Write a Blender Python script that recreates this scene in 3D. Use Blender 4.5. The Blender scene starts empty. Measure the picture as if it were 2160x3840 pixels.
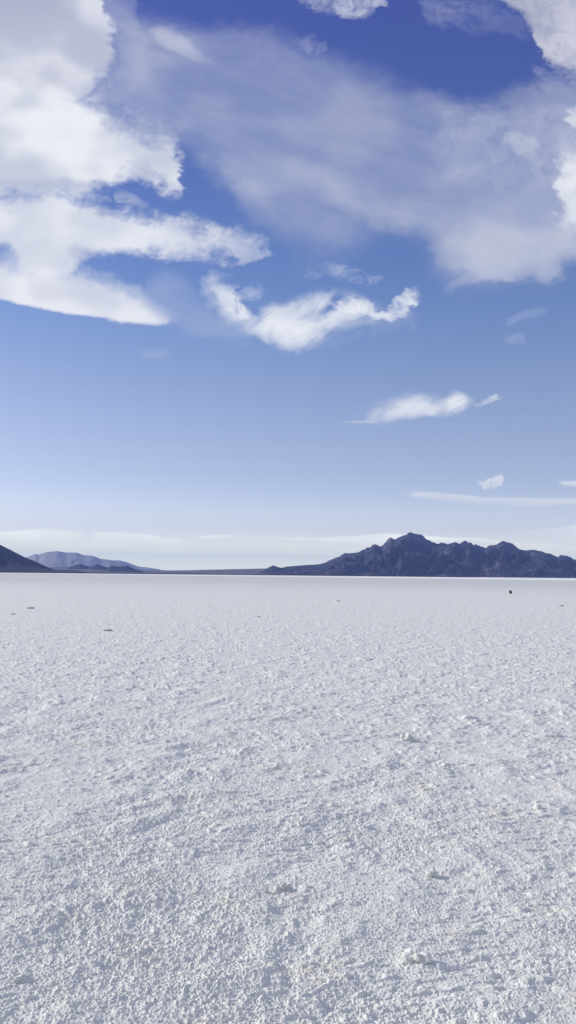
import bpy, math, random
import numpy as np
from mathutils import Matrix, Vector, Euler

random.seed(7)
scene = bpy.context.scene
COL = scene.collection
rad = math.radians

# ------------------------------------------------------------------ camera
W, H = 2160.0, 3840.0            # the photograph's frame
FPX = 3014.0                     # focal length in its pixels
CAM_Z = 1.6
PITCH, ROLL = 4.48, 0.57
cam_data = bpy.data.cameras.new('camera')
cam = bpy.data.objects.new('camera', cam_data)
COL.objects.link(cam)
RM = Matrix.Rotation(rad(90 + PITCH), 3, 'X') @ Matrix.Rotation(rad(ROLL), 3, 'Z')
cam.matrix_world = Matrix.Translation((0, 0, CAM_Z)) @ RM.to_4x4()
cam_data.sensor_fit = 'VERTICAL'
cam_data.sensor_height = 36.0
cam_data.lens = 36.0 * FPX / H
cam_data.clip_start = 0.05
cam_data.clip_end = 200000
scene.camera = cam

def ray(px, py):
    return RM @ Vector(((px - W / 2) / FPX, (H / 2 - py) / FPX, -1.0))

def sky_st(px, py):
    """direction through a point of the photograph -> (x/y, z/y)"""
    d = ray(px, py)
    return d.x / d.y, d.z / d.y

def on_ground(px, py):
    d = ray(px, py)
    k = -CAM_Z / d.z
    return d.x * k, d.y * k

# ------------------------------------------------------------------ render settings
scene.render.engine = 'CYCLES'
scene.view_settings.view_transform = 'Standard'
scene.view_settings.look = 'None'
scene.view_settings.exposure = 0.0
scene.view_settings.gamma = 1.0
scene.cycles.use_denoising = True
scene.cycles.max_bounces = 4
scene.cycles.diffuse_bounces = 2
scene.cycles.glossy_bounces = 2
scene.cycles.volume_bounces = 0
scene.cycles.use_adaptive_sampling = True
scene.cycles.adaptive_threshold = 0.012
scene.cycles.adaptive_min_samples = 16

# ------------------------------------------------------------------ sun
SUN_EL, SUN_AZ = 21.0, -68.0      # azimuth from +Y (the view), negative = left
sd = Vector((math.sin(rad(SUN_AZ)) * math.cos(rad(SUN_EL)),
             math.cos(rad(SUN_AZ)) * math.cos(rad(SUN_EL)), math.sin(rad(SUN_EL))))
sun_data = bpy.data.lights.new('sun', 'SUN')
sun_data.energy = 4.15
sun_data.angle = rad(0.5)
sun_data.color = (1.0, 0.945, 0.85)
sun = bpy.data.objects.new('sun', sun_data)
COL.objects.link(sun)
sun.rotation_euler = (-sd).to_track_quat('-Z', 'Y').to_euler()
sun.location = sd * 300

# ------------------------------------------------------------------ node helper
class NB:
    def __init__(self, tree):
        self.t = tree
        self.n = tree.nodes
        self.l = tree.links
    def _in(self, sock, v):
        if isinstance(v, bpy.types.NodeSocket):
            self.l.new(v, sock)
        elif v is not None:
            sock.default_value = v
    def m(self, op, a, b=None, c=None, clamp=False):
        nd = self.n.new('ShaderNodeMath')
        nd.operation = op
        self._in(nd.inputs[0], a)
        if b is not None: self._in(nd.inputs[1], b)
        if c is not None: self._in(nd.inputs[2], c)
        if clamp:
            return self.m('MAXIMUM', self.m('MINIMUM', nd.outputs[0], 1.0), 0.0)
        return nd.outputs[0]
    def vec(self, x, y, z=0.0):
        nd = self.n.new('ShaderNodeCombineXYZ')
        for i, v in enumerate((x, y, z)): self._in(nd.inputs[i], v)
        return nd.outputs[0]
    def noise(self, vec, scale, detail=5.0, rough=0.5, dist=0.0, lac=2.0, out='Fac'):
        nd = self.n.new('ShaderNodeTexNoise')
        nd.noise_dimensions = '3D'
        self._in(nd.inputs['Vector'], vec)
        nd.inputs['Scale'].default_value = scale
        nd.inputs['Detail'].default_value = detail
        nd.inputs['Roughness'].default_value = rough
        nd.inputs['Lacunarity'].default_value = lac
        nd.inputs['Distortion'].default_value = dist
        return nd.outputs[out]
    def ss(self, v, lo, hi, a=0.0, b=1.0):
        nd = self.n.new('ShaderNodeMapRange')
        nd.interpolation_type = 'SMOOTHSTEP'
        nd.clamp = False
        self._in(nd.inputs['Value'], v)
        self._in(nd.inputs['From Min'], lo)
        self._in(nd.inputs['From Max'], hi)
        nd.inputs['To Min'].default_value = a
        nd.inputs['To Max'].default_value = b
        return nd.outputs[0]
    def lin(self, v, lo, hi, a=0.0, b=1.0):
        nd = self.n.new('ShaderNodeMapRange')
        nd.clamp = False
        self._in(nd.inputs['Value'], v)
        nd.inputs['From Min'].default_value = lo
        nd.inputs['From Max'].default_value = hi
        nd.inputs['To Min'].default_value = a
        nd.inputs['To Max'].default_value = b
        return nd.outputs[0]
    def mix(self, f, a, b, mode='MIX'):
        nd = self.n.new('ShaderNodeMix')
        nd.data_type = 'RGBA'
        nd.blend_type = mode
        self._in(nd.inputs[0], f)
        self._in(nd.inputs[6], a)
        self._in(nd.inputs[7], b)
        return nd.outputs[2]
    def curve(self, v, pts):
        """pts: (x in 0..1, y in 0..1) -> Float Curve"""
        nd = self.n.new('ShaderNodeFloatCurve')
        c = nd.mapping.curves[0]
        nd.mapping.use_clip = False
        nd.mapping.extend = 'HORIZONTAL'
        while len(c.points) < len(pts):
            c.points.new(0.5, 0.5)
        for p, (x, y) in zip(c.points, sorted(pts)):
            p.location = (x, y)
            p.handle_type = 'AUTO_CLAMPED'
        nd.mapping.update()
        self._in(nd.inputs['Value'], self.m('MAXIMUM', self.m('MINIMUM', v, 1.0), 0.0))
        return nd.outputs[0]

def lin_rgb(r, g, b, a=1.0):
    f = lambda c: (c / 255 / 12.92) if c <= 10 else ((c / 255 + 0.055) / 1.055) ** 2.4
    return (f(r), f(g), f(b), a)

# ------------------------------------------------------------------ sky: Sky Texture + clouds by direction
SKY_K = 0.1
world = bpy.data.worlds.new('World')
scene.world = world
world.use_nodes = True
wt = world.node_tree
wt.nodes.clear()
nb = NB(wt)
sky = wt.nodes.new('ShaderNodeTexSky')
sky.sky_type = 'NISHITA'
sky.sun_disc = False
sky.sun_elevation = rad(SUN_EL)
sky.sun_rotation = rad(SUN_AZ)
sky.altitude = 1300
sky.air_density = 1.0
sky.dust_density = 0.6
sky.ozone_density = 1.6
tc = wt.nodes.new('ShaderNodeTexCoord')
sep = wt.nodes.new('ShaderNodeSeparateXYZ')
wt.links.new(tc.outputs['Generated'], sep.inputs[0])
dx, dy, dz = sep.outputs
yy = nb.m('MAXIMUM', dy, 0.05)
S = nb.m('DIVIDE', dx, yy)
T = nb.m('DIVIDE', dz, yy)
front = nb.ss(dy, 0.35, 0.6)

CW = dict(                       # wind-drawn noise, shared by the clouds
    a=nb.noise(nb.vec(nb.m('MULTIPLY', S, 0.6), T, 3.1), 11.0, 7.0, 0.55, 0.3, out='Color'),
    b=nb.noise(nb.vec(nb.m('MULTIPLY', S, 0.75), T, 8.7), 30.0, 6.0, 0.6, 0.2, out='Color'))
def centred(col):
    s = wt.nodes.new('ShaderNodeSeparateColor')
    wt.links.new(col, s.inputs[0])
    return [nb.m('SUBTRACT', o, 0.5) for o in s.outputs]
wa, wb = centred(CW['a']), centred(CW['b'])

def warped(amp_a, amp_b):
    s = nb.m('ADD', S, nb.m('ADD', nb.m('MULTIPLY', wa[0], amp_a * 1.3), nb.m('MULTIPLY', wb[0], amp_b * 1.3)))
    t = nb.m('ADD', T, nb.m('ADD', nb.m('MULTIPLY', wa[1], amp_a), nb.m('MULTIPLY', wb[1], amp_b)))
    return s, t
WARPS = {}
WGAIN = {(0.05, 0.015): 1.6, (0.017, 0.013): 2.0, (0.022, 0.022): 2.4, (0.009, 0.010): 1.7, (0.0035, 0.0035): 2.0}
WSET = ((0.05, 0.015), (0.022, 0.022), (0.017, 0.013), (0.009, 0.010), (0.0035, 0.0035))
PX = 1.4907 / FPX                # one unit of the 1449-wide outline coordinates
DS = 1.4907

CUR_S0, CUR_S1 = -0.48, 0.48     # domain of the outline curves (x/y)
CUR_T0, CUR_T1 = -0.05, 0.95     # their range (z/y)
def edge(pts, s):
    q = []
    for x, y in pts:
        a, b = sky_st(x * DS, y * DS)
        q.append(((a - CUR_S0) / (CUR_S1 - CUR_S0), (b - CUR_T0) / (CUR_T1 - CUR_T0)))
    v = nb.lin(s, CUR_S0, CUR_S1)
    return nb.lin(nb.curve(v, q), 0, 1, CUR_T0, CUR_T1)

fineA = nb.noise(nb.vec(nb.m('MULTIPLY', S, 0.22), nb.m('ADD', T, nb.m('MULTIPLY', S, 0.35)), 5.5), 26.0, 6.0, 0.6, 0.4)
fineA = nb.m('SUBTRACT', fineA, 0.5)
crisp = nb.m('SUBTRACT', nb.noise(nb.vec(S, T, 2.2), 48.0, 8.0, 0.68, 0.6), 0.5)

fineB = nb.noise(nb.vec(nb.m('MULTIPLY', S, 0.45), nb.m('SUBTRACT', T, nb.m('MULTIPLY', S, 0.62)), 4.4), 40.0, 6.0, 0.6, 0.5)
fineB = nb.m('SUBTRACT', fineB, 0.5)
WISP = nb.m('MULTIPLY_ADD', crisp, 1.1, nb.m('MULTIPLY_ADD', fineA, 1.0, 0.5), clamp=True)
WISPB = nb.m('MULTIPLY_ADD', crisp, 0.7, nb.m('MULTIPLY_ADD', fineB, 1.7, 0.5), clamp=True)
low = nb.m('SUBTRACT', nb.noise(nb.vec(nb.m('MULTIPLY', S, 0.7), T, 6.4), 13.0, 2.5, 0.45), 0.5)
LIGHT = nb.ss(low, -0.13, 0.14)
def cloud(base, up, lo, su, sl, op, bright, shade, warp=(0.02, 0.01), tex=0.3, texsrc=None, grad=0.0, ends=(12, 12), light=None, er=0.45, thick=2.4):
    """one cloud band between an upper and a lower outline; su/sl edge softness, op opacity"""
    key = min(WSET, key=lambda k: abs(math.log(k[0] / warp[0])) + abs(math.log(k[1] / warp[1])))
    if key not in WARPS:
        WARPS[key] = warped(*[v * WGAIN.get(key, 3.0) for v in key])
    s, t = WARPS[key]
    U, L = edge(up, s), edge(lo, s)
    a = nb.m('MULTIPLY_ADD', nb.m('SUBTRACT', U, t), 1 / (1.7 * su * PX), 0.42)
    b = nb.m('MULTIPLY_ADD', nb.m('SUBTRACT', t, L), 1 / (1.7 * sl * PX), 0.42)
    m = nb.m('MULTIPLY', nb.ss(a, 0, 1), nb.ss(b, 0, 1))
    x0, x1 = sky_st(up[0][0] * DS, up[0][1] * DS)[0], sky_st(up[-1][0] * DS, up[-1][1] * DS)[0]
    if up[0][0] > 5:
        m = nb.m('MULTIPLY', m, nb.ss(s, x0, x0 + ends[0] * PX))
    if up[-1][0] < 1440:
        m = nb.m('MULTIPLY', m, nb.ss(s, x1, x1 - ends[1] * PX))
    # the soft rim is eaten away by wisps
    e = nb.m('MULTIPLY', WISPB if texsrc is fineB else WISP, er)
    m = nb.m('DIVIDE', nb.m('MAXIMUM', nb.m('SUBTRACT', m, e), 0.0), 1.0 - er)
    m = nb.m('SUBTRACT', 1.0, nb.m('EXPONENT', nb.m('MULTIPLY', nb.m('MULTIPLY', m, m), -thick)))
    m = nb.m('MULTIPLY', m, 1 / (1 - math.exp(-thick)))
    if texsrc is not None:
        m = nb.m('MULTIPLY', m, nb.m('MULTIPLY_ADD', texsrc, tex * 2.2, 1.0 - tex * 0.25), clamp=True)
    m = nb.m('MULTIPLY', m, op)
    m = nb.m('MULTIPLY', m, front)
    lt = light if light is not None else LIGHT
    c = nb.mix(lt, shade, bright)
    return nb.mix(m, base, c)

def K(r, g, b):                  # cloud colour as seen in the photograph -> radiance before the background strength
    c = lin_rgb(r, g, b)
    return (c[0] / SKY_K, c[1] / SKY_K, c[2] / SKY_K, 1)

WHT, GRY = K(240, 243, 249), K(208, 212, 226)
# the bare sky: the Sky Texture, its hue shifted towards the photograph's violet blue
el = nb.m('ARCSINE', dz)
ramp = wt.nodes.new('ShaderNodeValToRGB')
ramp.color_ramp.interpolation = 'B_SPLINE'
stops = ((0.0, (1.55, 1.47, 1.8)), (0.09, (1.64, 1.45, 1.67)), (0.18, (1.64, 1.31, 1.35)), (0.35, (1.52, 1.29, 1.42)), (0.49, (1.13, 1.17, 1.5)), (0.72, (0.88, 0.90, 1.5)), (0.92, (0.76, 0.70, 1.5)))
while len(ramp.color_ramp.elements) < len(stops): ramp.color_ramp.elements.new(0.5)
for e_, (p_, c_) in zip(ramp.color_ramp.elements, stops):
    e_.position = p_
    e_.color = (c_[0] / 2, c_[1] / 2, c_[2] / 2, 1)
wt.links.new(nb.lin(el, 0.0, 0.698), ramp.inputs[0])
base = nb.mix(1.0, sky.outputs[0], nb.mix(1.0, ramp.outputs[0], (2, 2, 2, 1), 'MULTIPLY'), 'MULTIPLY')
gain = nb.ss(dx, -0.5, 0.35, 0.90, 1.02)
base = nb.mix(1.0, base, nb.vec(gain, gain, nb.m('MULTIPLY', gain, 0.98)), 'MULTIPLY')
base = nb.mix(nb.ss(el, 0.0, 0.115, 0.85, 0.0), base, (10.4, 10.3, 9.4, 1))
base = nb.mix(nb.ss(el, 0.0, 0.06, 0.9, 0.0), base, (20.2, 20.6, 13.2, 1))

# made-up cloud cover out of view, thickened to fill ground shadows with neutral light
zz = nb.m('MAXIMUM', dz, 0.06)
gen = nb.noise(nb.vec(nb.m('DIVIDE', dx, zz), nb.m('DIVIDE', dy, zz), 1.0), 0.8, 7.0, 0.55, 0.5)
gm = nb.m('MULTIPLY', nb.m('MULTIPLY', nb.ss(gen, 0.38, 0.6), nb.m('SUBTRACT', 1.0, front)), nb.ss(dz, 0.0, 0.12, 0, 0.92))
base = nb.mix(gm, base, K(219, 223, 229))

VEIL, VEILS = K(182, 189, 211), K(156, 167, 201)
WH, WS = K(240, 242, 248), K(222, 226, 237)
FINE, BIG, MED, SML, TINY = (0.017, 0.013), (0.05, 0.015), (0.022, 0.022), (0.009, 0.010), (0.0035, 0.0035)
# --- the wide thin veil
base = cloud(base, [(230, -60), (300, -10), (400, 40), (500, 62), (600, 78), (700, 105), (800, 138), (900, 190), (1000, 228), (1100, 255), (1200, 275), (1300, 235), (1449, 190)],
             [(230, 240), (300, 270), (400, 320), (470, 390), (540, 470), (620, 570), (700, 620), (780, 650), (880, 620), (980, 570), (1060, 620), (1130, 700), (1200, 730), (1300, 722), (1380, 722), (1449, 665)],
             130, 190, 0.70, VEIL, VEILS, BIG, 0.55, fineA, ends=(160, 10), er=0.25)
base = cloud(base, [(430, 380), (560, 365), (700, 370), (850, 420), (1000, 480), (1120, 510), (1250, 480), (1350, 440), (1449, 390)],
             [(430, 420), (560, 475), (700, 510), (850, 535), (1000, 575), (1080, 640), (1160, 705), (1250, 712), (1370, 712), (1449, 655)],
             130, 110, 0.62, K(198, 203, 220), K(172, 181, 208), BIG, 0.55, fineA, ends=(260, 10), er=0.3)
base = cloud(base, [(960, 350), (1100, 290), (1200, 270), (1300, 280), (1449, 260)], [(960, 380), (1100, 430), (1200, 520), (1300, 620), (1449, 620)],
             110, 170, 0.62, K(206, 210, 226), K(166, 176, 206), MED, 1.3, crisp, ends=(200, 10), er=0.5)
base = cloud(base, [(1130, 610), (1200, 560), (1290, 560), (1380, 590), (1449, 560)], [(1130, 680), (1200, 716), (1300, 708), (1380, 712), (1449, 660)],
             100, 80, 0.5, K(202, 206, 223), K(186, 193, 215), FINE, 0.4, fineA, ends=(80, 10), er=0.4)
base = cloud(base, [(330, 66), (400, 66), (470, 90), (520, 135), (560, 165)], [(330, 85), (410, 122), (470, 148), (520, 166), (560, 170)],
             60, 40, 0.62, K(204, 207, 224), K(186, 191, 214), FINE, 0.5, fineA, ends=(80, 20))
base = cloud(base, [(1080, 745), (1150, 705), (1200, 668), (1260, 660), (1330, 690)], [(1080, 750), (1150, 738), (1200, 722), (1260, 716), (1330, 710)],
             40, 26, 0.5, K(194, 199, 221), K(170, 178, 208), FINE, 0.8, fineB, ends=(70, 60))
# --- upper right corner
base = cloud(base, [(1180, -120), (1250, -120), (1320, -120), (1449, -120)], [(1180, -90), (1250, 5), (1320, 52), (1355, 96), (1372, 150), (1400, 178), (1449, 196)],
             10, 110, 0.95, K(210, 211, 223), K(180, 184, 204), MED, 0.6, crisp, ends=(60, 5), er=0.6)
base = cloud(base, [(1000, -60), (1100, -40), (1200, -10), (1300, 20), (1400, 60)], [(1000, 10), (1100, 70), (1200, 85), (1300, 105), (1400, 110)],
             80, 100, 0.42, K(170, 176, 206), K(140, 150, 193), MED, 1.6, crisp, ends=(100, 60), er=0.7)
base = cloud(base, [(1310, 190), (1350, 170), (1400, 180), (1449, 190)], [(1310, 230), (1350, 240), (1400, 250), (1449, 240)],
             60, 60, 0.4, K(176, 182, 209), K(150, 159, 198), MED, 1.6, crisp, ends=(60, 6), er=0.7)
# --- white heads at the right edge
base = cloud(base, [(1345, 455), (1380, 416), (1412, 388), (1449, 376)], [(1345, 470), (1380, 508), (1412, 545), (1449, 572)],
             90, 100, 1.0, K(240, 242, 247), K(226, 230, 240), MED, 0.5, crisp, ends=(80, 5), er=0.5)
base = cloud(base, [(1395, 318), (1420, 293), (1449, 276)], [(1395, 324), (1420, 342), (1449, 350)],
             26, 34, 0.95, K(226, 229, 239), K(204, 208, 224), MED, 0.4, crisp, ends=(35, 5))
base = cloud(base, [(1240, 345), (1285, 326), (1310, 336), (1345, 362), (1400, 385)], [(1240, 355), (1285, 376), (1310, 394), (1345, 396), (1400, 392)],
             34, 44, 0.75, K(210, 213, 228), K(192, 197, 216), MED, 0.9, crisp, ends=(45, 60))
# --- torn scraps at the top
base = cloud(base, [(690, -40), (780, -60), (880, -60), (945, -30), (985, 0)], [(690, 12), (780, 25), (850, 50), (890, 62), (930, 48), (985, 20)],
             40, 80, 0.85, K(200, 205, 222), K(160, 169, 204), MED, 1.6, crisp, ends=(60, 60), er=0.75)
base = cloud(base, [(720, 85), (770, 88), (800, 100), (850, 130)], [(720, 100), (770, 135), (800, 155), (850, 155)],
             40, 50, 0.55, K(178, 184, 211), K(146, 156, 198), MED, 2.2, crisp, ends=(40, 40), er=0.7)
# --- soft fringe where the veil meets the left bank
base = cloud(base, [(180, -80), (300, -40), (360, 80), (430, 250), (560, 360)], [(180, 240), (300, 300), (360, 330), (430, 360), (560, 410)],
             160, 70, 0.5, K(198, 204, 222), K(172, 182, 209), BIG, 0.6, fineA, ends=(60, 120), er=0.35)
# --- big cloud, upper left
base = cloud(base, [(0, -150), (150, -150), (228, -150), (250, -40), (272, 15), (290, 62), (303, 130), (322, 190)],
             [(0, 340), (100, 330), (180, 280), (240, 240), (275, 233), (295, 226), (308, 214), (322, 200)],
             130, 130, 0.95, K(220, 223, 235), K(188, 193, 213), MED, 0.1, None, ends=(5, 100), thick=1.5)
base = cloud(base, [(0, -100), (60, -100), (140, -100), (200, -100), (240, -100)], [(0, 60), (60, 70), (140, 60), (200, 20), (240, -20)],
             20, 150, 0.65, K(188, 193, 212), K(170, 177, 202), FINE, 0.1, None, ends=(5, 60), er=0.3)
base = cloud(base, [(0, 130), (100, 165), (180, 208), (240, 232), (300, 266), (360, 292), (430, 322), (480, 360), (540, 382)],
             [(0, 500), (100, 500), (200, 496), (262, 488), (290, 478), (325, 458), (350, 462), (372, 478), (398, 496), (425, 488), (448, 436), (482, 398), (540, 388)],
             190, 84, 0.97, WH, K(202, 208, 224), MED, 0.1, None, ends=(5, 110), er=0.5, thick=1.4)
base = cloud(base, [(70, 130), (120, 155), (170, 190), (215, 212), (275, 240)], [(70, 185), (120, 212), (170, 226), (215, 238), (275, 243)],
             70, 60, 0.9, K(186, 191, 211), K(170, 176, 201), FINE, 0.1, None, ends=(90, 40), er=0.2)
base = cloud(base, [(310, 400), (345, 390), (375, 392), (395, 410)], [(310, 450), (345, 452), (368, 450), (395, 432)],
             40, 40, 0.6, K(190, 197, 217), K(184, 191, 213), SML, 0.1, None, ends=(40, 20), er=0.2)
# --- second tier
base = cloud(base, [(0, 478), (100, 474), (200, 488), (280, 505), (350, 528), (420, 547), (470, 546), (520, 566), (580, 577), (640, 594), (680, 614), (715, 628)],
             [(0, 632), (40, 655), (90, 692), (150, 700), (205, 668), (250, 648), (330, 650), (400, 656), (500, 662), (550, 650), (620, 644), (680, 640), (715, 634)],
             100, 80, 0.97, WH, K(214, 219, 232), MED, 0.1, None, ends=(5, 110), er=0.5, thick=1.4)
base = cloud(base, [(270, 478), (310, 482), (350, 500), (390, 524)], [(270, 505), (310, 512), (350, 520), (390, 532)],
             26, 20, 0.5, K(206, 212, 229), K(190, 199, 222), SML, 1.4, crisp, ends=(30, 30), er=0.6)
base = cloud(base, [(0, 448), (80, 452), (160, 450), (230, 458), (300, 470)], [(0, 470), (80, 478), (160, 482), (230, 484), (300, 480)],
             34, 34, 0.9, K(190, 197, 217), K(176, 186, 212), FINE, 0.1, None, ends=(5, 60), er=0.3)
base = cloud(base, [(0, 622), (30, 640), (60, 652), (100, 664)], [(0, 648), (30, 656), (60, 662), (100, 666)],
             26, 26, 0.85, K(150, 170, 212), K(150, 170, 212), SML, 1.0, fineA, ends=(5, 40), er=0.6)
base = cloud(base, [(150, 612), (200, 605), (250, 618), (330, 640)], [(150, 665), (200, 655), (250, 648), (330, 650)],
             50, 34, 0.7, K(196, 204, 224), K(184, 193, 218), FINE, 0.4, fineA, ends=(60, 60), er=0.4)
base = cloud(base, [(540, 590), (620, 618), (670, 652), (700, 668)], [(540, 640), (620, 664), (670, 674), (700, 671)],
             36, 22, 0.5, K(220, 225, 238), K(200, 207, 226), MED, 1.2, crisp, ends=(30, 30))
# --- lens-shaped cloud, lower left
base = cloud(base, [(0, 648), (60, 656), (130, 670), (200, 686), (260, 704), (330, 730), (400, 774), (455, 810)],
             [(0, 750), (50, 768), (130, 784), (250, 803), (350, 815), (410, 817), (455, 813)],
             84, 17, 0.97, WH, K(222, 226, 238), SML, 0.08, None, ends=(5, 40), er=0.4)
base = cloud(base, [(20, 692), (100, 700), (190, 712), (280, 735), (360, 775)], [(20, 722), (100, 752), (190, 766), (280, 782), (360, 792)],
             60, 60, 0.85, K(204, 209, 226), K(198, 204, 223), SML, 0.3, fineA, ends=(80, 80), er=0.2)
base = cloud(base, [(150, 660), (220, 672), (300, 700), (380, 745), (480, 806)], [(150, 690), (220, 705), (300, 735), (380, 785), (480, 818)],
             50, 30, 0.45, K(210, 216, 232), K(196, 204, 225), FINE, 0.6, fineA, ends=(60, 50), er=0.5)
# thin drift between it and the wing
base = cloud(base, [(300, 680), (400, 695), (500, 730), (580, 780), (700, 815)], [(300, 750), (400, 805), (500, 832), (580, 845), (700, 858)],
             90, 50, 0.42, K(190, 199, 225), K(172, 184, 217), BIG, 0.7, fineA, ends=(120, 90), er=0.4)
# --- the wing in the middle: head and arm, body, tail
base = cloud(base, [(465, 706), (510, 688), (560, 682), (600, 686), (612, 712), (632, 760), (690, 800), (800, 830)],
             [(465, 714), (510, 742), (540, 778), (580, 810), (640, 842), (690, 858), (800, 850)],
             60, 110, 0.92, K(236, 240, 246), K(206, 214, 232), MED, 1.2, crisp, ends=(50, 140), er=0.55, thick=1.5)
base = cloud(base, [(520, 812), (600, 798), (650, 772), (685, 750), (740, 752), (800, 744), (850, 738), (900, 750), (960, 772), (1020, 770), (1090, 740)],
             [(520, 824), (600, 838), (650, 852), (700, 872), (740, 890), (785, 880), (825, 846), (870, 832), (930, 826), (1010, 810), (1090, 770)],
             64, 60, 0.86, K(238, 241, 247), K(208, 215, 232), FINE, 1.7, fineB, ends=(180, 70), er=0.5, thick=1.5)
base = cloud(base, [(600, 812), (650, 790), (690, 758), (730, 764), (780, 786), (850, 806), (920, 818)], [(600, 826), (640, 840), (690, 866), (735, 884), (780, 868), (850, 836), (920, 826)],
             100, 70, 0.9, K(244, 246, 250), K(236, 239, 245), SML, 0.6, crisp, ends=(110, 160), er=0.45, thick=1.5)
base = cloud(base, [(760, 776), (830, 762), (890, 764), (950, 782), (995, 768), (1015, 746), (1045, 727), (1125, 726)],
             [(760, 812), (830, 806), (890, 808), (950, 816), (1000, 808), (1040, 786), (1070, 756), (1125, 734)],
             36, 34, 0.95, K(240, 243, 248), K(222, 228, 239), MED, 1.3, crisp, ends=(170, 90), er=0.62, thick=2.2)
base = cloud(base, [(700, 830), (800, 840), (900, 820), (1000, 790), (1110, 750)], [(700, 890), (800, 890), (900, 866), (1000, 846), (1110, 800)],
             70, 70, 0.36, K(192, 203, 228), K(170, 184, 217), MED, 1.2, fineB, ends=(90, 90), er=0.5)
base = cloud(base, [(595, 705), (640, 702), (675, 707), (700, 722)], [(595, 732), (640, 740), (675, 740), (700, 730)],
             30, 34, 0.5, K(210, 217, 234), K(190, 199, 223), MED, 1.3, crisp, ends=(30, 24))
# faint scraps
base = cloud(base, [(705, 655), (780, 660), (850, 670), (920, 676), (1000, 690)], [(705, 670), (780, 696), (850, 720), (920, 724), (1000, 704)],
             34, 50, 0.55, K(192, 202, 226), K(150, 168, 210), MED, 1.9, crisp, ends=(60, 70), er=0.65)
base = cloud(base, [(1255, 815), (1300, 794), (1340, 778), (1415, 768)], [(1255, 822), (1300, 818), (1340, 803), (1415, 778)],
             20, 22, 0.55, K(190, 200, 227), K(165, 179, 216), SML, 1.2, crisp, ends=(30, 60))
base = cloud(base, [(1250, 852), (1290, 836), (1335, 828)], [(1250, 862), (1290, 864), (1335, 862)],
             20, 22, 0.5, K(190, 200, 227), K(165, 179, 216), SML, 1.4, crisp, ends=(24, 30))
base = cloud(base, [(335, 888), (390, 874), (445, 872)], [(335, 908), (390, 905), (445, 894)],
             26, 26, 0.32, K(190, 200, 226), K(175, 188, 220), SML, 1.0, crisp, ends=(36, 30))
# --- small wing over the mountain
base = cloud(base, [(850, 1056), (900, 1056), (925, 1034), (960, 1014), (1010, 1000), (1060, 988), (1085, 996), (1110, 1004), (1135, 990), (1155, 980), (1172, 990), (1200, 1004), (1240, 1004)],
             [(850, 1062), (900, 1070), (925, 1073), (960, 1072), (1010, 1066), (1060, 1060), (1100, 1053), (1130, 1055), (1160, 1046), (1180, 1032), (1200, 1026), (1240, 1018)],
             52, 44, 0.95, K(240, 243, 248), K(212, 219, 234), SML, 1.7, fineB, ends=(70, 70), er=0.5, thick=1.8)
base = cloud(base, [(930, 1046), (980, 1030), (1040, 1012), (1100, 1022), (1140, 1012)], [(930, 1068), (980, 1064), (1040, 1056), (1100, 1048), (1140, 1040)],
             30, 30, 0.8, K(243, 245, 249), K(228, 233, 241), SML, 0.6, fineB, ends=(50, 60), er=0.45, thick=1.6)
base = cloud(base, [(790, 1053), (850, 1056), (900, 1058), (960, 1052)], [(790, 1058), (850, 1062), (900, 1067), (960, 1068)],
             7, 7, 0.6, K(222, 228, 240), K(206, 215, 233), TINY, 0.5, fineA, ends=(120, 40), er=0.4)
base = cloud(base, [(1160, 1012), (1190, 1004), (1215, 997), (1235, 996), (1290, 998)], [(1160, 1036), (1190, 1030), (1215, 1024), (1235, 1019), (1290, 1004)],
             20, 20, 0.85, K(230, 235, 244), K(206, 214, 232), MED, 1.8, crisp, ends=(40, 70), er=0.65)
base = cloud(base, [(900, 1018), (960, 1004), (1010, 1000)], [(900, 1026), (960, 1020), (1010, 1016)],
             18, 18, 0.4, K(200, 210, 231), K(186, 198, 225), SML, 1.0, fineB, ends=(50, 30))
# --- low clouds on the right
base = cloud(base, [(1160, 1205), (1200, 1207), (1222, 1204), (1240, 1196), (1252, 1190), (1280, 1190)], [(1160, 1212), (1200, 1219), (1222, 1230), (1240, 1229), (1255, 1226), (1280, 1208)],
             16, 16, 0.95, K(240, 243, 247), K(218, 225, 237), SML, 2.0, crisp, ends=(24, 18), er=0.65)
base = cloud(base, [(1005, 1243), (1050, 1237), (1100, 1238), (1150, 1242), (1250, 1250), (1449, 1252)], [(1005, 1247), (1070, 1254), (1150, 1262), (1250, 1269), (1350, 1276), (1449, 1270)],
             5, 20, 0.8, K(238, 240, 244), K(228, 233, 240), TINY, 0.4, fineA, ends=(40, 5))
base = cloud(base, [(990, 1232), (1030, 1233), (1072, 1230)], [(990, 1235), (1030, 1237), (1072, 1234)],
             4, 4, 0.6, K(222, 228, 237), K(214, 221, 233), TINY, 0.3, None, ends=(30, 20))
base = cloud(base, [(1380, 1207), (1449, 1204)], [(1380, 1212), (1449, 1224)],
             7, 14, 0.7, K(236, 239, 244), K(226, 231, 240), TINY, 0.3, None, ends=(40, 5))
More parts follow.
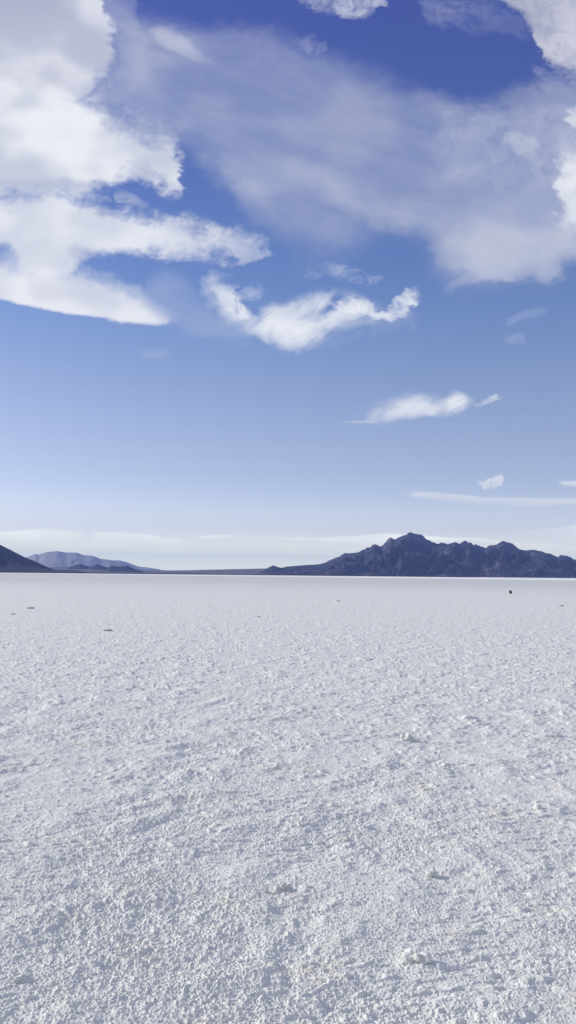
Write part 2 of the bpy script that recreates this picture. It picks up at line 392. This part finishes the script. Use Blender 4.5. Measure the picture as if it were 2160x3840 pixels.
# --- pale banks along the horizon
HZ, HZS = (17.0, 17.0, 14.6, 1), (14.0, 14.2, 12.6, 1)
base = cloud(base, [(0, 1338), (60, 1333), (130, 1329), (190, 1335), (240, 1348)], [(0, 1366), (60, 1368), (130, 1366), (190, 1362), (240, 1358)],
             8, 44, 0.42, HZ, HZS, TINY, 0.8, fineA, ends=(5, 40))
base = cloud(base, [(220, 1342), (260, 1334), (330, 1336), (400, 1347), (540, 1362)], [(220, 1362), (260, 1366), (330, 1368), (400, 1368), (540, 1370)],
             8, 44, 0.42, HZ, HZS, TINY, 0.3, None, ends=(24, 100))
base = cloud(base, [(0, 1374), (200, 1377), (400, 1384), (640, 1392)], [(0, 1379), (200, 1384), (400, 1391), (640, 1396)],
             7, 10, 0.5, HZ, HZS, TINY, 0.3, None, ends=(5, 160))
base = cloud(base, [(470, 1349), (540, 1346), (640, 1349), (760, 1353), (900, 1347), (980, 1342), (1100, 1349), (1200, 1352), (1300, 1362), (1449, 1372)],
             [(470, 1351), (540, 1356), (640, 1355), (760, 1361), (900, 1368), (980, 1368), (1100, 1364), (1200, 1362), (1300, 1371), (1449, 1382)],
             5, 16, 0.45, HZ, HZS, TINY, 0.4, None, ends=(30, 5))
base = cloud(base, [(1160, 1346), (1270, 1340), (1350, 1331), (1400, 1327), (1449, 1317)], [(1160, 1352), (1270, 1356), (1350, 1362), (1400, 1364), (1449, 1370)],
             9, 50, 0.42, (13.0, 13.2, 11.8, 1), (10.4, 10.8, 10.2, 1), TINY, 0.4, None, ends=(100, 5))

bg = wt.nodes.new('ShaderNodeBackground')
bg.inputs['Strength'].default_value = SKY_K
wt.links.new(base, bg.inputs['Color'])
wo = wt.nodes.new('ShaderNodeOutputWorld')
wt.links.new(bg.outputs[0], wo.inputs['Surface'])
world.cycles.sampling_method = 'MANUAL'
world.cycles.sample_map_resolution = 512

# ------------------------------------------------------------------ noise on arrays
def _hash(ix, iy, seed):
    h = (ix.astype(np.uint32) * np.uint32(374761393) + iy.astype(np.uint32) * np.uint32(668265263) + np.uint32(seed * 69069 + 12345))
    h = (h ^ (h >> np.uint32(13))) * np.uint32(1274126177)
    return h ^ (h >> np.uint32(16))
_ang = np.arange(64) * (2 * np.pi / 64)
_GX, _GY = np.cos(_ang).astype(np.float32), np.sin(_ang).astype(np.float32)
def pn(x, y, seed=0):
    """gradient noise, about -0.7..0.7"""
    fx, fy = np.floor(x), np.floor(y)
    ix, iy = fx.astype(np.int64), fy.astype(np.int64)
    ux, uy = (x - fx).astype(np.float32), (y - fy).astype(np.float32)
    def g(ox, oy):
        k = (_hash(ix + ox, iy + oy, seed) >> np.uint32(8)) & np.uint32(63)
        return _GX[k] * (ux - ox) + _GY[k] * (uy - oy)
    sx = ux * ux * ux * (ux * (ux * 6 - 15) + 10)
    sy = uy * uy * uy * (uy * (uy * 6 - 15) + 10)
    a = g(0, 0); a += sx * (g(1, 0) - a)
    b = g(0, 1); b += sx * (g(1, 1) - b)
    return a + sy * (b - a)
def fbm(x, y, octs, seed=0, gain=0.5):
    s = 0; a = 1.0
    for i in range(octs):
        s = s + a * pn(x * 2 ** i, y * 2 ** i, seed + i); a *= gain
    return s
def ridged(x, y, octs, seed=0, gain=0.5):
    s = 0; a = 1.0
    for i in range(octs):
        s = s + a * (1 - 2.2 * np.abs(pn(x * 2 ** i, y * 2 ** i, seed + i))); a *= gain
    return s
def sstep(a, b, v):
    t = np.clip((v - a) / (b - a), 0, 1)
    return t * t * (3 - 2 * t)

# ------------------------------------------------------------------ materials
def new_mat(name):
    m = bpy.data.materials.new(name)
    m.use_nodes = True
    n = NB(m.node_tree)
    return m, n, m.node_tree.nodes['Principled BSDF'], m.node_tree

def salt_material(name, flat=True):
    m, n, bs, t = new_mat(name)
    geo = t.nodes.new('ShaderNodeNewGeometry')
    pos = geo.outputs['Position']
    sp = t.nodes.new('ShaderNodeSeparateXYZ')
    t.links.new(pos, sp.inputs[0])
    white = (0.80, 0.81, 0.76, 1)
    cream = (0.81, 0.79, 0.70, 1)
    c = n.mix(n.ss(n.noise(pos, 2.3, 5, 0.6), 0.52, 0.72), white, cream)
    c = n.mix(n.ss(n.noise(pos, 26, 4, 0.6), 0.45, 0.75, 0, 0.35), c, (0.735, 0.74, 0.69, 1))
    if flat:
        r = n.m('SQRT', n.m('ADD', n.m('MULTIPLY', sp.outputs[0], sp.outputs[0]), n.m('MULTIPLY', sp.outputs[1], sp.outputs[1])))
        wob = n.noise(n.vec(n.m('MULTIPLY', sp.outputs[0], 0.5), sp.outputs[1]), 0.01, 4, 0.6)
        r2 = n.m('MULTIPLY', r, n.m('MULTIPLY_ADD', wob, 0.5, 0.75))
        grey_pan = n.ss(r2, 45, 190)
        c = n.mix(grey_pan, c, (0.655, 0.665, 0.64, 1))          # greyer pan farther out
        q = n.m('MULTIPLY_ADD', sp.outputs[0], 1.2, sp.outputs[1])
        far_white = n.ss(q, 640, 740)
        c = n.mix(far_white, c, (0.95, 0.935, 0.90, 1))             # whiter salt beyond it
    t.links.new(c, bs.inputs['Base Color'])
    bs.inputs['Roughness'].default_value = 0.75
    bs.inputs['Specular IOR Level'].default_value = 0.25
    b = t.nodes.new('ShaderNodeBump')
    b.inputs['Strength'].default_value = 0.8
    b.inputs['Distance'].default_value = 0.006
    t.links.new(n.noise(pos, 120, 5, 0.7), b.inputs['Height'])
    t.links.new(b.outputs[0], bs.inputs['Normal'])
    return m

def rock_material(name, dark, light, scale, amount=0.5, grain=0.0):
    m, n, bs, t = new_mat(name)
    geo = t.nodes.new('ShaderNodeNewGeometry')
    pos = geo.outputs['Position']
    k = n.noise(pos, scale, 7, 0.62, 0.4)
    c = n.mix(n.ss(k, 0.62 - amount * 0.25, 0.72), dark + (1,), light + (1,))
    c = n.mix(n.ss(n.noise(pos, scale * 6, 4, 0.6), 0.3, 0.7, 0, 0.5), c, tuple(v * 0.7 for v in dark) + (1,))
    t.links.new(c, bs.inputs['Base Color'])
    bs.inputs['Roughness'].default_value = 0.95
    bs.inputs['Specular IOR Level'].default_value = 0.1
    return m

# ------------------------------------------------------------------ mesh from a grid
def grid_mesh(name, P, mat, wrap=False, smooth=True):
    """P: rows x cols x 3"""
    R, C = P.shape[:2]
    me = bpy.data.meshes.new(name)
    idx = np.arange(R * C, dtype=np.int32).reshape(R, C)
    if wrap:
        nx = np.roll(idx, -1, axis=1)
        a, b, c, d = idx[:-1], nx[:-1], nx[1:], idx[1:]
    else:
        a, b, c, d = idx[:-1, :-1], idx[:-1, 1:], idx[1:, 1:], idx[1:, :-1]
    F = np.stack([a, b, c, d], axis=-1).reshape(-1, 4)
    me.vertices.add(R * C)
    me.vertices.foreach_set('co', P.astype(np.float32).reshape(-1))
    me.loops.add(F.size)
    me.loops.foreach_set('vertex_index', F.reshape(-1).astype(np.int32))
    me.polygons.add(len(F))
    me.polygons.foreach_set('loop_start', np.arange(0, F.size, 4, dtype=np.int32))
    me.polygons.foreach_set('use_smooth', np.full(len(F), smooth, dtype=bool))
    me.update(calc_edges=True)
    me.materials.append(mat)
    o = bpy.data.objects.new(name, me)
    COL.objects.link(o)
    return o

# ------------------------------------------------------------------ the salt flat
def salt_height(x, y, cell):
    """height of the crust; cell = local mesh spacing, so finer crumbs fade where the mesh cannot hold them"""
    r = np.hypot(x, y)
    fade = 1 - 0.93 * sstep(9, 75, r)
    # crust ridges drawn out along the wind
    u, v = (x + y) * 0.7071, (-x + y) * 0.7071
    wx, wy = x + 0.25 * pn(x * 1.1, y * 1.1, 91), y + 0.25 * pn(x * 1.1, y * 1.1, 92)
    h = 0.010 * pn(u * 0.55, v * 1.3, 1)
    h = h + 0.013 * pn((wx + wy) * 1.3, (wy - wx) * 3.2, 2)
    rough = 0.8 + 0.5 * sstep(-0.25, 0.35, pn(wx * 0.8, wy * 0.8, 3))
    patch = sstep(-0.35, 0.15, pn(wx * 1.7, wy * 1.7, 6))
    clump = np.maximum(pn(wx * 3.1, wy * 3.1, 4) - 0.02, 0)
    h = h + 0.036 * clump * rough
    # small broken flakes of crust standing proud
    fx_, fy_ = wx + 0.02 * pn(x * 19, y * 19, 93), wy + 0.02 * pn(x * 19, y * 19, 94)
    crumb = 1 + 0.8 * sstep(5, 13, r)
    h = h + 0.018 * crumb * np.maximum(pn(fx_ * 6.0 + 3.1, fy_ * 13.0, 7) - 0.10, 0) * (0.5 + 0.7 * patch)
    h = h + 0.019 * crumb * np.maximum(pn(fx_ * 13.0 + 9.7, fy_ * 25.0, 8) - 0.08, 0) * (0.6 + 0.6 * patch)
    for lam, amp, sd_ in ((0.15, 0.0050, 11), (0.065, 0.0040, 12), (0.033, 0.0036, 13), (0.0175, 0.0042, 14), (0.0095, 0.0046, 15)):
        k = np.clip((lam / cell - 1.0) / 1.5, 0, 1)
        on = k > 0
        if not on.any(): continue
        n = np.zeros_like(h)
        q_ = pn(x[on] / lam + 17.3 * sd_, y[on] / lam - 5.1 * sd_, sd_)
        n[on] = 1.1 * np.abs(q_) + 0.8 * q_ - 0.3
        h = h + amp * rough * k * n
    return (h * fade).astype(np.float64)

def ground_z(x, y):
    r = math.hypot(x, y)
    return float(salt_height(np.array([x]), np.array([y]), np.array([max(0.002, 0.00075 * r)]))[0])

fine = np.arange(-27, 27.001, math.degrees(0.00075))
mid = np.arange(27.2, 55, 0.22)
coarse = np.arange(57, 180, 3.0)
az = np.radians(np.concatenate([-coarse[::-1], -mid[::-1], fine, mid, coarse]))
NCF = len(fine)
inv = np.arange(1 / 2.2, 1 / 40.0, -0.00027)
near_r = 1 / inv
far_r = np.exp(np.arange(math.log(40.6), math.log(17500), 0.03))
rr = np.concatenate([[0.02, 0.2, 0.4, 0.6], np.arange(0.7, 2.195, 0.004), near_r, far_r])
A, Rr = np.meshgrid(az, rr)
GXm, GYm = Rr * np.sin(A), Rr * np.cos(A)
colpitch = np.gradient(az)[None, :] * Rr
rowpitch = np.gradient(rr)[:, None] * np.ones_like(A)
cell = np.maximum(np.maximum(colpitch, 0.35 * np.minimum(rowpitch, 0.25)), 0.0018)
GZ = salt_height(GXm.ravel(), GYm.ravel(), cell.ravel()).reshape(A.shape)
salt = salt_material('salt_crust')
ground = grid_mesh('ground', np.stack([GXm, GYm, GZ], -1), salt, wrap=True)
ground['kind'] = 'structure'
ground['label'] = 'flat white crusty salt pan reaching to the horizon'
ground['category'] = 'ground'

# ------------------------------------------------------------------ mountains and low land beyond the salt
def land(name, prof, D, front, back, mat, label, cat, amp=0.25, freq=1 / 700.0, seed=0, du=20.0, nv=90, power=1.15, crest=6.0, foot=0.0, skew=0.0):
    """a real height field: crest line at distance D, sides falling to the flat in front and behind"""
    pts = [(ray(px, py)) for px, py in prof]
    xs = np.array([p.x / p.y * D for p in pts])
    zs = np.array([max(0.0, CAM_Z + p.z / p.y * D) for p in pts])
    u = np.arange(xs[0], xs[-1], du)
    Hc = np.interp(u, xs, zs)
    Hc = Hc + crest * ridged(u / (0.013 * D), u * 0 + seed, 4, seed + 5) * np.clip(Hc / (0.012 * D), 0, 1) * 0.4 - crest * 0.2 * np.clip(Hc / (0.012 * D), 0, 1)
    v = np.concatenate([-np.linspace(1, 0, nv) ** 1.25, np.linspace(0.03, 1, max(12, nv // 3))])
    V, U = np.meshgrid(v, u, indexing='ij')
    HH = np.broadcast_to(Hc[None, :], V.shape)
    av = np.abs(V)
    # the crest wanders towards and away from the viewer
    wander = 0.35 * fbm(U / (0.18 * D), U * 0 + 3.3, 3, seed + 40)
    depth = np.where(V < 0, front, back)
    Y = D + (av * depth) * np.sign(V) + wander * front * (1 - av)
    scaleD = Y / D
    X = U * (1 + (scaleD - 1) * 1.0)
    # spurs and gullies run down from the crest
    su = U + 0.5 * np.abs(V) * front * (fbm(U / (0.09 * D), V * 1.7, 3, seed + 60)) + skew * av * front
    rg = ridged(su * freq, V * front * freq * 0.45, 5, seed + 20, 0.6) - 0.85
    body = (1 - av) ** power
    bump = np.clip(4 * av * (1 - av), 0, 1) ** 0.8
    Z = HH * (body + amp * bump * rg * np.clip(0.35 + HH / (0.03 * D), 0, 1))
    Z = Z * np.where(V < 0, 1.0, 1.0)
    Z = (Z - CAM_Z) * np.where(av < 0.35, 1 + (scaleD - 1) * (1 - av / 0.35), 1.0) + CAM_Z
    Z = np.where((V < 0) & (av > 0.01), np.minimum(Z, CAM_Z + (HH - CAM_Z) * np.clip(scaleD, 0, 1) * (0.995 - 0.25 * av)), Z)
    Z = np.maximum(Z, -0.5 - 2.0 * av) + foot * (1 - av)
    Z[0, :] = -2.5; Z[-1, :] = -2.5
    o = grid_mesh(name, np.stack([X, Y, Z], -1), mat)
    o['kind'] = 'structure'
    o['label'] = label
    o['category'] = cat
    return o

rock = rock_material('desert_rock', (0.042, 0.045, 0.070), (0.27, 0.245, 0.235), 0.008, 0.35)  # blue of the haze partly put into the rock colour
rock2 = rock_material('dark_slope', (0.036, 0.039, 0.062), (0.058, 0.06, 0.075), 0.011, 0.4)  # same haze blue tinted into the slope colour
far_rock = rock_material('distant_rock', (0.42, 0.415, 0.385), (0.46, 0.45, 0.415), 0.004, 0.5)  # paleness of distant haze partly put into this rock colour
tan = rock_material('desert_plain', (0.15, 0.14, 0.125), (0.24, 0.225, 0.20), 0.0016, 0.6)
scrub = rock_material('shore_scrub', (0.035, 0.03, 0.028), (0.07, 0.06, 0.05), 0.01, 0.5)

right_prof = [(985, 2150), (1060, 2128), (1080, 2124.6), (1130, 2121), (1199, 2116.4), (1218, 2111), (1255, 2094.8), (1272, 2090.7), (1295, 2077), (1324, 2074.7), (1341, 2073), (1357.7, 2066.8),
    (1366, 2068), (1376, 2061), (1385.6, 2060), (1404, 2048), (1432, 2049.7), (1466, 2022), (1480.7, 2026.6), (1492, 2023.6), (1508.6, 2012.4), (1534, 2004.6), (1561, 2013.5),
    (1587, 2018), (1620, 2034), (1642, 2044), (1655, 2038), (1676, 2042), (1707.6, 2033), (1724, 2040.4), (1760, 2036), (1780, 2047.8), (1791.5, 2047.8), (1806, 2055.7), (1823, 2056.4),
    (1832.5, 2046.3), (1862, 2043.4), (1873.5, 2036), (1888, 2032), (1931, 2049.7), (1948, 2061), (1970, 2065), (2002, 2061.6), (2030, 2068.7), (2067, 2085), (2095, 2091.8), (2101, 2085.5),
    (2127, 2090), (2153, 2101.9), (2160, 2099), (2230, 2078), (2330, 2060), (2480, 2090), (2650, 2110), (2900, 2140), (3050, 2190)]
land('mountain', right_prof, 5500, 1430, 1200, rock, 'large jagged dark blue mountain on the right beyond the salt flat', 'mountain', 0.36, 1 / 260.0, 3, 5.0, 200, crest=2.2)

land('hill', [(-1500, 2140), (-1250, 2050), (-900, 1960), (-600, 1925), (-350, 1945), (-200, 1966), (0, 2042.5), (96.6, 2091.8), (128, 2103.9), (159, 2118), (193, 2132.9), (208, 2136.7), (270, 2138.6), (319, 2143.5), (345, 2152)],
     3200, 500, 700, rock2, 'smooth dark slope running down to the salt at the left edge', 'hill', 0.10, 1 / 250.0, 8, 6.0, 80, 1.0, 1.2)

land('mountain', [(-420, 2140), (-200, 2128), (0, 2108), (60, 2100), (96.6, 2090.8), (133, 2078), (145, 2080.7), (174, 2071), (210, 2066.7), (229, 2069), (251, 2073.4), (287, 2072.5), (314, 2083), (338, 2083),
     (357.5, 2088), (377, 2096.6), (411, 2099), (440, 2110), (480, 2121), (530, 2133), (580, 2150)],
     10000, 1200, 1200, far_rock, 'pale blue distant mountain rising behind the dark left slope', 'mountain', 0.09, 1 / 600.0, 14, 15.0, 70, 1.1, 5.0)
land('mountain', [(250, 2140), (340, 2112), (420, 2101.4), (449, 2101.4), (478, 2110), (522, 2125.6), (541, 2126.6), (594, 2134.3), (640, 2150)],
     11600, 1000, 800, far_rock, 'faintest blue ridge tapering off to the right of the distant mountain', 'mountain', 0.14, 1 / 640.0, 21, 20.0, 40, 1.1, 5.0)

land('terrain', [(60, 2150), (120, 2131), (193, 2127), (246, 2124), (330, 2122), (400, 2127), (440, 2128.5), (540, 2137), (640, 2139), (700, 2138.5), (800, 2136), (900, 2134), (1000, 2131.5), (1080, 2127), (1150, 2124), (1250, 2128), (1400, 2146), (1480, 2162)],
     7500, 3500, 1400, tan, 'low grey brown desert plain between the distant mountain and the right mountain', 'plain', 0.04, 1 / 800.0, 31, 16.0, 60, 1.0, 1.0)

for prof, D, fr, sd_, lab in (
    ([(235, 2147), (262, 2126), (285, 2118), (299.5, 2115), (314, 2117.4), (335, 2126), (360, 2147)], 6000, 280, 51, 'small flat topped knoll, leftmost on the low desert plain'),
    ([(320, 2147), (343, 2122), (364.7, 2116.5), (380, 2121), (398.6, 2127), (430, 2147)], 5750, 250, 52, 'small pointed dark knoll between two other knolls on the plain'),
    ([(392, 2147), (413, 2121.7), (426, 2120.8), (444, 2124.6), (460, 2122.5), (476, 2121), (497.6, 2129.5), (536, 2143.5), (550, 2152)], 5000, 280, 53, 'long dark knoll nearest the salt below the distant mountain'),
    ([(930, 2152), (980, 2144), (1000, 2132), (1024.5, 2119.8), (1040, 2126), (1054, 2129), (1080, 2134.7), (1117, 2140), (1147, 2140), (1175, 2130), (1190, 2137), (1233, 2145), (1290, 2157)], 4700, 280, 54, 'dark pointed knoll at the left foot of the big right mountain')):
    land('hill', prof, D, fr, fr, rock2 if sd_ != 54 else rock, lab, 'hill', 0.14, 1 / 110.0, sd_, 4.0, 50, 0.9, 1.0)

land('terrain', [(-1400, 2141), (-1300, 2126), (-400, 2139), (0, 2144), (400, 2148), (800, 2152), (1100, 2154.2), (1500, 2158.5), (1700, 2161.5), (1800, 2164)],
     2600, 60, 200, scrub, 'thin dark strip of scrub along the far edge of the salt', 'shore', 0.2, 1 / 50.0, 71, 6.0, 14, 0.7, 0.0)

# ------------------------------------------------------------------ things lying on the salt
def lump(name, x, y, sx, sy, sz, mat, seed, label, cat, group=None, sink=0.3, rough=0.35, tilt=0.0, rot=0.0, sub=5, tipx=0.0):
    import bmesh
    bm = bmesh.new()
    bmesh.ops.create_icosphere(bm, subdivisions=sub, radius=1.0)
    co = np.array([v.co[:] for v in bm.verts])
    n = fbm(co[:, 0] * 1.3 + seed, co[:, 1] * 1.3 + co[:, 2] * 1.7, 2, seed) + 0.55 * np.abs(fbm(co[:, 0] * 4 - co[:, 2] * 3, co[:, 1] * 4 + seed, 3, seed + 9, 0.6))
    k = 1 + rough * n
    for v, f in zip(bm.verts, k):
        v.co = Vector((v.co.x * sx * f, v.co.y * sy * f, v.co.z * sz * f))
    me = bpy.data.meshes.new(name)
    bm.to_mesh(me); bm.free()
    for p in me.polygons: p.use_smooth = True
    me.materials.append(mat)
    o = bpy.data.objects.new(name, me)
    COL.objects.link(o)
    o.location = (x, y, ground_z(x, y) + sz * (1 - 2 * sink))
    o.rotation_euler = (tipx, tilt, rot)
    o['label'] = label
    o['category'] = cat
    if group: o['group'] = group
    return o

stone = rock_material('dark_stone', (0.035, 0.036, 0.04), (0.11, 0.11, 0.115), 14.0, 0.5)
clod = salt_material('salt_clod', False)
x, y = on_ground(1915, 2227)
lump('stone', x, y, 0.11, 0.10, 0.19, stone, 5, 'dark grey stone standing alone far out on the right', 'stone', None, 0.08, 0.5, rad(-24), 0.4, 4)

CL = 'salt clods on the crust'
for px, py, sx, sz, lab in (
    (405, 2367, 0.115, 0.034, 'upturned plate of crust, the largest dark dash on the left of the far crust'),
    (116, 2282, 0.17, 0.040, 'flat plate of crust making a short dark dash near the left edge'),
    (50, 2304, 0.09, 0.035, 'tiny dark plate of crust closest to the left edge of the far crust'),
    (970, 2313, 0.08, 0.035, 'small plate of crust alone in the centre of the far crust'),
    (1268, 2255, 0.13, 0.045, 'small plate with thin shadow right of centre, nearest the horizon'),
    (2105, 2273, 0.16, 0.040, 'flat plate with thin shadow at the far right edge'),
    (948, 2757, 0.022, 0.026, 'pebble sized upright clod throwing a thin shadow at mid distance'),
    (1525, 2778, 0.075, 0.050, 'white crumbly clod beside a wide blue shadow right of centre'),
    (2020, 3040, 0.045, 0.035, 'white clod with long blue shadow at the right'),
    (1000, 3342, 0.012, 0.024, 'thin upright splinter of crust in the near foreground'),
    (1052, 3334, 0.050, 0.028, 'white clod just right of the upright splinter'),
    (1560, 3608, 0.070, 0.036, 'largest knobbly clod, low right in the foreground'),
    (1620, 3290, 0.040, 0.026, 'small clod right of the middle of the foreground'),
    (80, 3672, 0.034, 0.016, 'smooth rounded clod in the lower left corner area')):
    x, y = on_ground(px, py)
    far = py < 2400
    sx *= 0.9 if far else 0.72
    lump('salt_clod', x, y, sx, sx * 0.8, sz * (0.55 if far else 0.85), clod, int(px) % 97, lab, 'salt clod', CL,
         0.2 if far else 0.44, 0.5 if far else 0.75, 0, px * 0.01 if not far else 0.3, 5 if py > 2600 else 4, -0.42 if far else 0.0)

# ------------------------------------------------------------------ the air
hb = bpy.data.meshes.new('haze')
E, Z0, Z1 = 18000.0, -4.0, 430.0
vs = [(a, b, c) for a in (-E, E) for b in (-E, E) for c in (Z0, Z1)]
hb.from_pydata(vs, [], [(0, 1, 3, 2), (4, 6, 7, 5), (0, 4, 5, 1), (2, 3, 7, 6), (0, 2, 6, 4), (1, 5, 7, 3)])
haze = bpy.data.objects.new('haze', hb)
COL.objects.link(haze)
hm = bpy.data.materials.new('haze_air')
hm.use_nodes = True
ht = hm.node_tree
ht.nodes.clear()
pv = ht.nodes.new('ShaderNodeVolumePrincipled')
pv.inputs['Color'].default_value = (0.28, 0.43, 1.0, 1)
pv.inputs['Density'].default_value = 7.0e-5
pv.inputs['Anisotropy'].default_value = 0.0
ho = ht.nodes.new('ShaderNodeOutputMaterial')
ht.links.new(pv.outputs[0], ho.inputs['Volume'])
hb.materials.append(hm)
haze['kind'] = 'stuff'
haze['label'] = 'thin blue air haze lying over the far mountains'
haze['category'] = 'haze'
